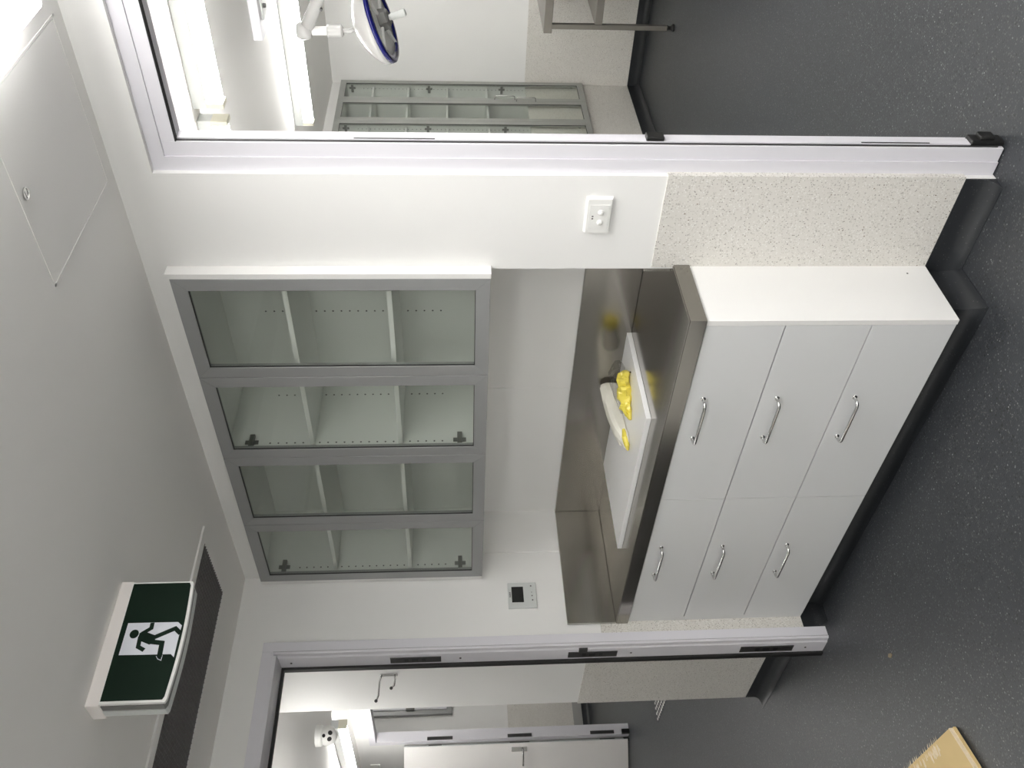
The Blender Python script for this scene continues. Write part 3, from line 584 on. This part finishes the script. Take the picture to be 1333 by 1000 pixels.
# ------------------------------------------------------------------ surgical lamp
LC = Vector((-2.135, 5.20, 1.985)); LN = Vector((0.34, -0.05, -0.93)).normalized()
t = thing('surgical_lamp', 'white surgical lamp head with a blue ring on a jointed ceiling arm', 'lamp', LC)
bm = bmesh.new(); R0 = 0.245
lathe(bm, [(R0 - 0.012, -0.002), (R0 + 0.002, -0.012), (R0 + 0.004, -0.035), (R0 - 0.010, -0.062), (R0 - 0.055, -0.100), (R0 - 0.115, -0.135), (0.07, -0.158), (0, -0.163)], LC, LN, 48); obj('dome', bm, 'lampwhite', t, smooth=True)
bm = bmesh.new(); lathe(bm, [(R0 - 0.045, 0.0), (R0 - 0.040, 0.010), (R0 - 0.008, 0.012), (R0 + 0.003, 0.004), (R0 + 0.004, -0.012), (R0 - 0.006, -0.014)], LC, LN, 48); obj('ring', bm, 'blue', t, 'glossy blue ring', smooth=True)
bm = bmesh.new(); lathe(bm, [(0, -0.006), (R0 - 0.03, -0.006), (R0 - 0.03, -0.012), (0, -0.012)], LC, LN, 48); obj('lens', bm, 'plastic', t)
bm = bmesh.new(); lathe(bm, [(0, 0.052), (0.046, 0.052), (0.060, 0.040), (0.066, -0.008), (0, -0.008)], LC, LN, 6); obj('hub', bm, 'lampgrey', t, 'grey hexagonal hub')
bm = bmesh.new(); lathe(bm, [(0.017, 0.050), (0.017, 0.062), (0.021, 0.066), (0.021, 0.150), (0.017, 0.156), (0, 0.156)], LC, LN, 18); obj('handle', bm, 'plastic_grey', t, 'pale grey steriliseable handle', smooth=False)
u_, v_ = frame_from(LN)
for q in range(4):
    a = q * math.pi / 2 + 0.5; d = u_ * math.cos(a) + v_ * math.sin(a); bm = bmesh.new()
    tube(bm, [LC + d * 0.05 + LN * 0.002, LC + d * (R0 - 0.03) + LN * 0.002], 0.010, 8); obj('spoke', bm, 'plastic', t)
top = LC - LN * 0.16
bm = bmesh.new(); tube(bm, [top, top + Vector((-0.02, 0, 0.05)), (-2.200, 5.2, 2.235)], 0.013, 12); obj('yoke', bm, 'lampwhite', t, smooth=True)
bm = bmesh.new(); tube(bm, [(-2.202, 5.2, 2.215), (-2.203, 5.2, 2.225), (-2.204, 5.2, 2.30), (-2.204, 5.2, 2.31)], [0.026, 0.037, 0.037, 0.034], 20); obj('lower_joint', bm, 'lampwhite', t)
bm = bmesh.new(); tube(bm, [(-2.204, 5.2, 2.31), (-2.206, 5.2, 2.40)], 0.026, 18); obj('neck', bm, 'plastic', t)
bm = bmesh.new(); lathe(bm, [(0, -0.045), (0.04, -0.04), (0.052, -0.015), (0.052, 0.02), (0.04, 0.045), (0, 0.05)], (-2.206, 5.2, 2.445), (0, 0, 1), 24); obj('elbow', bm, 'lampwhite', t, smooth=True)
bm = bmesh.new(); tube(bm, [(-2.19, 5.2, 2.43), (-2.02, 5.19, 2.345), (-1.70, 5.17, 2.20), (-1.35, 5.15, 2.16)], [0.040, 0.036, 0.036, 0.040], 16); obj('spring_arm', bm, 'lampwhite', t, smooth=True)
bm = bmesh.new(); tube(bm, [(-1.35, 5.15, 2.10), (-1.35, 5.15, 2.697)], 0.035, 16); obj('drop_tube', bm, 'lampwhite', t)
bm = bmesh.new(); lathe(bm, [(0, 0.0), (0.008, 0.0), (0.008, 0.02), (0, 0.02)], (-2.06, 5.165, 2.325), (0, -1, 0), 10); obj('arm_screw', bm, 'strike', t)

t.location = (-1.847, 4.498, 1.930); t.scale = (0.865, 0.865, 0.865)   # a 0.42 m lamp head in the middle of the room

# ------------------------------------------------------------------ tall glass cabinet in the procedure room
cz0, cz1, FX, XB2 = 0.487, 2.472, RX + 0.040, RX - 0.30
def hinge_plate_y(bm, y, x, z):
    # cross shaped plate on a side panel facing -y
    box(bm, x - 0.009, x + 0.009, y - 0.004, y, z - 0.026, z + 0.026, bev=0.001)
    box(bm, x - 0.034, x + 0.030, y - 0.012, y, z - 0.010, z + 0.010, bev=0.001)
for yb1, yb0, lab in ((6.832, 6.166, 'tall glass door cabinet in the corner of the table room, farther pair of doors'), (6.166, 5.50, 'tall glass door cabinet half hidden behind the right door frame')):
    t = thing('tall_cabinet', lab, 'cabinet', (RX - 0.1, (yb0 + yb1) / 2, cz0), 'tall glass cabinets in the table room')
    p = 0.016; xf = FX - 0.021
    s1 = obj('side_panel', B((XB2, xf, yb1 - p, yb1, cz0, cz1)), 'carcass', t); obj('side_panel', B((XB2, xf, yb0, yb0 + p, cz0, cz1)), 'carcass', t)
    obj('top_panel', B((XB2, xf, yb0 + p, yb1 - p, cz1 - p, cz1)), 'carcass', t); obj('bottom_panel', B((XB2, xf, yb0 + p, yb1 - p, cz0, cz0 + p)), 'carcass', t)
    obj('back_panel', B((XB2, XB2 + 0.008, yb0 + p, yb1 - p, cz0 + p, cz1 - p)), 'carcass', t)
    for z in (2.205, 1.918, 1.600, 1.275, 0.885): obj('shelf', B((XB2 + 0.009, xf - 0.03, yb0 + p + 0.001, yb1 - p - 0.001, z, z + 0.016)), 'carcass', t)
    for z in (2.385, 1.755, 1.155, 0.575):
        bm = bmesh.new(); hinge_plate_y(bm, yb1 - p, xf - 0.04, z); obj('hinge_plate', bm, 'hinge', s1)
    bm = bmesh.new()
    for q in range(52):
        z = 0.66 + 0.032 * q
        lathe(bm, [(0, 0.0006), (0.0034, 0.0006), (0.0034, 0)], (xf - 0.045, yb1 - p, z), (0, -1, 0), 6)
    obj('pin_holes', bm, 'mark', s1, kind='stuff')
    ym = (yb0 + yb1) / 2
    for y0_, y1_, hz, hy in ((ym + 0.001, yb1 - 0.001, (1.062, 1.226), ym + 0.022), (yb0 + 0.001, ym - 0.001, (0.896, 1.052), ym - 0.004)):
        dr = glass_door(y0_, y1_, cz0, cz1, FX, 0.020, 0.046, 'alu_light', 'glassr', t, axis=0)
        if yb1 > 6.5:
            bm = bmesh.new(); tube(bm, [(FX, hy, hz[0]), (FX + 0.028, hy, hz[0] + 0.004), (FX + 0.032, hy, hz[0] + 0.012), (FX + 0.032, hy, hz[1] - 0.012), (FX + 0.028, hy, hz[1] - 0.004), (FX, hy, hz[1])], 0.004, 8)
            obj('handle', bm, 'chrome', dr, 'chrome bow handle', smooth=True)

# ------------------------------------------------------------------ steel table in the procedure room
t = thing('steel_table', 'stainless steel table with an undershelf standing against the far wall', 'table', (-1.7, 6.4, 0))
tx, ty = -2.49, 6.02
obj('top', B((-2.53, -0.95, 5.985, 6.80, 0.868, 0.925), bev=0.003), 'stainless', t)
obj('undershelf', B((-2.47, -1.0, 6.00, 6.76, 0.515, 0.568), bev=0.003), 'stainless', t)
for x in (tx, -1.02):
    for y in (ty, 6.74):
        lg = obj('leg', B((x - 0.017, x + 0.017, y - 0.017, y + 0.017, 0.05, 0.868), bev=0.003), 'stainless', t)
        bm = bmesh.new(); lathe(bm, [(0, 0), (0.026, 0), (0.026, 0.012), (0.012, 0.022), (0.012, 0.035), (0.017, 0.045), (0.017, 0.052), (0, 0.052)], (x, y, 0.0), (0, 0, 1), 16); obj('foot', bm, 'black', lg)

# ------------------------------------------------------------------ corridor
t = thing('coat_hook', 'double wire coat hook on the white corridor wall', 'hook', (-3.87, 1.935, 1.86))
bm = B((-3.885, -3.862, 1.930, 1.935, 1.855, 1.935), bev=0.002); obj('plate', bm, 'chrome', t)
bm = bmesh.new(); tube(bm, [(-3.873, 1.931, 1.930), (-3.876, 1.90, 1.938), (-3.90, 1.845, 1.942), (-3.905, 1.825, 1.950)], 0.004, 8); obj('upper_hook', bm, 'chrome', t, smooth=True)
bm = bmesh.new(); tube(bm, [(-3.873, 1.931, 1.868), (-3.876, 1.91, 1.866), (-3.885, 1.885, 1.870), (-3.888, 1.876, 1.880)], 0.004, 8); obj('lower_hook', bm, 'chrome', t, smooth=True)
for p in ((-3.906, 1.822, 1.952), (-3.889, 1.874, 1.883)):
    bm = bmesh.new(); bmesh.ops.create_icosphere(bm, subdivisions=2, radius=0.008, matrix=Matrix.Translation(p)); obj('tip', bm, 'strike', t, smooth=True)
d3 = struct('door_3', B((-7.90, -7.84, 3.265, 3.36, 0, 2.37)), 'frame', 'white frame of the far doorway at the corridor corner', 'door frame')
obj('head', B((-7.84, -6.95, 3.265, 3.36, 2.312, 2.37)), 'frame', d3); obj('jamb', B((-7.01, -6.95, 3.265, 3.36, 0, 2.312)), 'frame', d3)
for z0, z1 in ((1.62, 1.85), (0.90, 1.12), (0.14, 0.36)): obj('strike_plate', B((-7.842, -7.836, 3.27, 3.30, z0, z1)), 'strike', d3)
obj('bottom_stop', B((-7.845, -7.815, 3.262, 3.30, 0.0, 0.07)), 'black', d3)
# open door leaf
t = thing('open_door', 'white open door leaf with a chrome lever in the corridor', 'door', (-7.87, 3.235, 0.01))
pa = Vector((-7.885, 3.235, 0)); dd = Vector((-0.62, -0.70, 0)).normalized(); nn = Vector((-dd.y, dd.x, 0)); nn = nn if nn.dot(Vector((7.8, -3.2, 0))) > 0 else -nn
def slab(p, d, n, l0, l1, t0, t1, z0, z1):
    bm = bmesh.new(); prism(bm, [tuple((p + d * l + n * q)[:2]) for l, q in ((l0, t0), (l1, t0), (l1, t1), (l0, t1))], 2, z0, z1); return bm
obj('leaf', slab(pa, dd, nn, 0.004, 0.92, -0.04, 0.0, 0.012, 2.06), 'door', t)
obj('edge_strip', slab(pa, dd, nn, 0.0, 0.004, -0.04, 0.0, 0.012, 2.06), 'plastic_grey', t)
obj('bottom_seal', slab(pa, dd, nn, -0.004, 0.02, -0.038, -0.002, 0.0, 0.05), 'black', t)
for z0, z1 in ((1.72, 1.84), (0.92, 1.10), (0.13, 0.27)): obj('lock_plate', slab(pa, dd, nn, -0.002, 0.001, -0.03, -0.01, z0, z1), 'strike', t)
lv = obj('lever_plate', slab(pa, dd, nn, 0.035, 0.075, 0.0, 0.008, 0.945, 1.085), 'chrome', t)
bm = bmesh.new(); q0 = pa + dd * 0.055 + Vector((0, 0, 0.985)); tube(bm, [q0 + nn * 0.006, q0 + nn * 0.05, q0 + nn * 0.058 + dd * 0.02, q0 + nn * 0.058 + dd * 0.13], 0.009, 10); obj('lever', bm, 'chrome', lv, smooth=True)
# dome camera
t = thing('dome_camera', 'white dome camera with dark lenses on the corridor ceiling', 'camera', (-5.62, 2.40, 2.36))
bm = bmesh.new(); lathe(bm, [(0.066, 0), (0.066, 0.038), (0.056, 0.048), (0, 0.048)], (-5.62, 2.40, ZC), (0, 0, -1), 28); obj('base', bm, 'plastic', t)
bm = bmesh.new(); bmesh.ops.create_uvsphere(bm, u_segments=24, v_segments=14, radius=0.062, matrix=Matrix.Translation((-5.62, 2.40, ZC - 0.075))); ey = obj('eyeball', bm, 'plastic', t, smooth=True)
vd = (Vector((0, 0, 1.575)) - Vector((-5.62, 2.40, 2.415))).normalized()
su, sv = frame_from(vd)
for a, b_, r in ((0.024, 0.012, 0.015), (-0.018, 0.016, 0.015), (0.0, -0.030, 0.012)):
    c = Vector((-5.62, 2.40, ZC - 0.075)) + (vd * 1.0 + su * a / 0.062 + sv * b_ / 0.062).normalized() * 0.060
    bm = bmesh.new(); lathe(bm, [(0, 0.004), (r * 0.8, 0.004), (r, 0)], c, (c - Vector((-5.62, 2.40, ZC - 0.075))), 14); obj('lens', bm, 'black', ey)
batten('light_batten', -7.75, -6.22, 2.74, ZC, 'tube_hall', 'glowing ceiling batten in the corridor beside the dome camera', 'corridor battens')
batten('light_batten', -5.85, -4.35, 1.45, ZC, 'tube_hall', 'added fill batten just past the left doorway, out of the picture', 'corridor battens')  # added to brighten the corridor, placed clear of the cabinet glass reflections
batten('light_batten', -8.6, -7.1, 5.2, 2.75, 'far_fill_tube', 'added batten to light the far room, hidden behind the corridor wall', 'added far room fill')  # unseen lamp added so the far room is not dark
# wall unit in the far room
t = thing('grey_wall_unit', 'grey framed unit high on the far room wall', 'wall unit', (-10.03, 4.6, 1.64))
obj('frame', B((-10.035, -9.99, 4.475, 5.30, 1.64, 2.64), bev=0.004), 'alu', t)
obj('inner_frame', B((-9.992, -9.975, 4.530, 5.25, 1.70, 2.58), bev=0.004), 'frame', t)
obj('inset', B((-9.980, -9.972, 4.555, 5.22, 1.725, 2.555)), 'alu', t)
obj('bracket', B((-9.99, -9.95, 4.52, 4.58, 2.08, 2.18), bev=0.004), 'lampgrey', t)
obj('wall_switch', B((-8.46, -8.36, 3.270, 3.28, 2.31, 2.40), bev=0.003), 'plastic', None, 'small white plate on the corridor wall left of the far door', 'switch')
# studded floor plate
t = thing('studded_plate', 'patch of round steel studs set in the corridor floor', 'floor plate', (-6.4, 3.0, 0))
obj('base_sheet', B((-6.633, -6.03, 2.837, 3.20, 0.0002, 0.0025)), 'floor', t)
bm = bmesh.new()
for i in range(14):
    for j in range(8): lathe(bm, [(0.014, 0), (0.011, 0.006), (0, 0.007)], (-6.61 + 0.043 * i, 2.858 + 0.043 * j, 0.0025), (0, 0, 1), 8)
obj('studs', bm, 'chrome', t, kind='stuff')
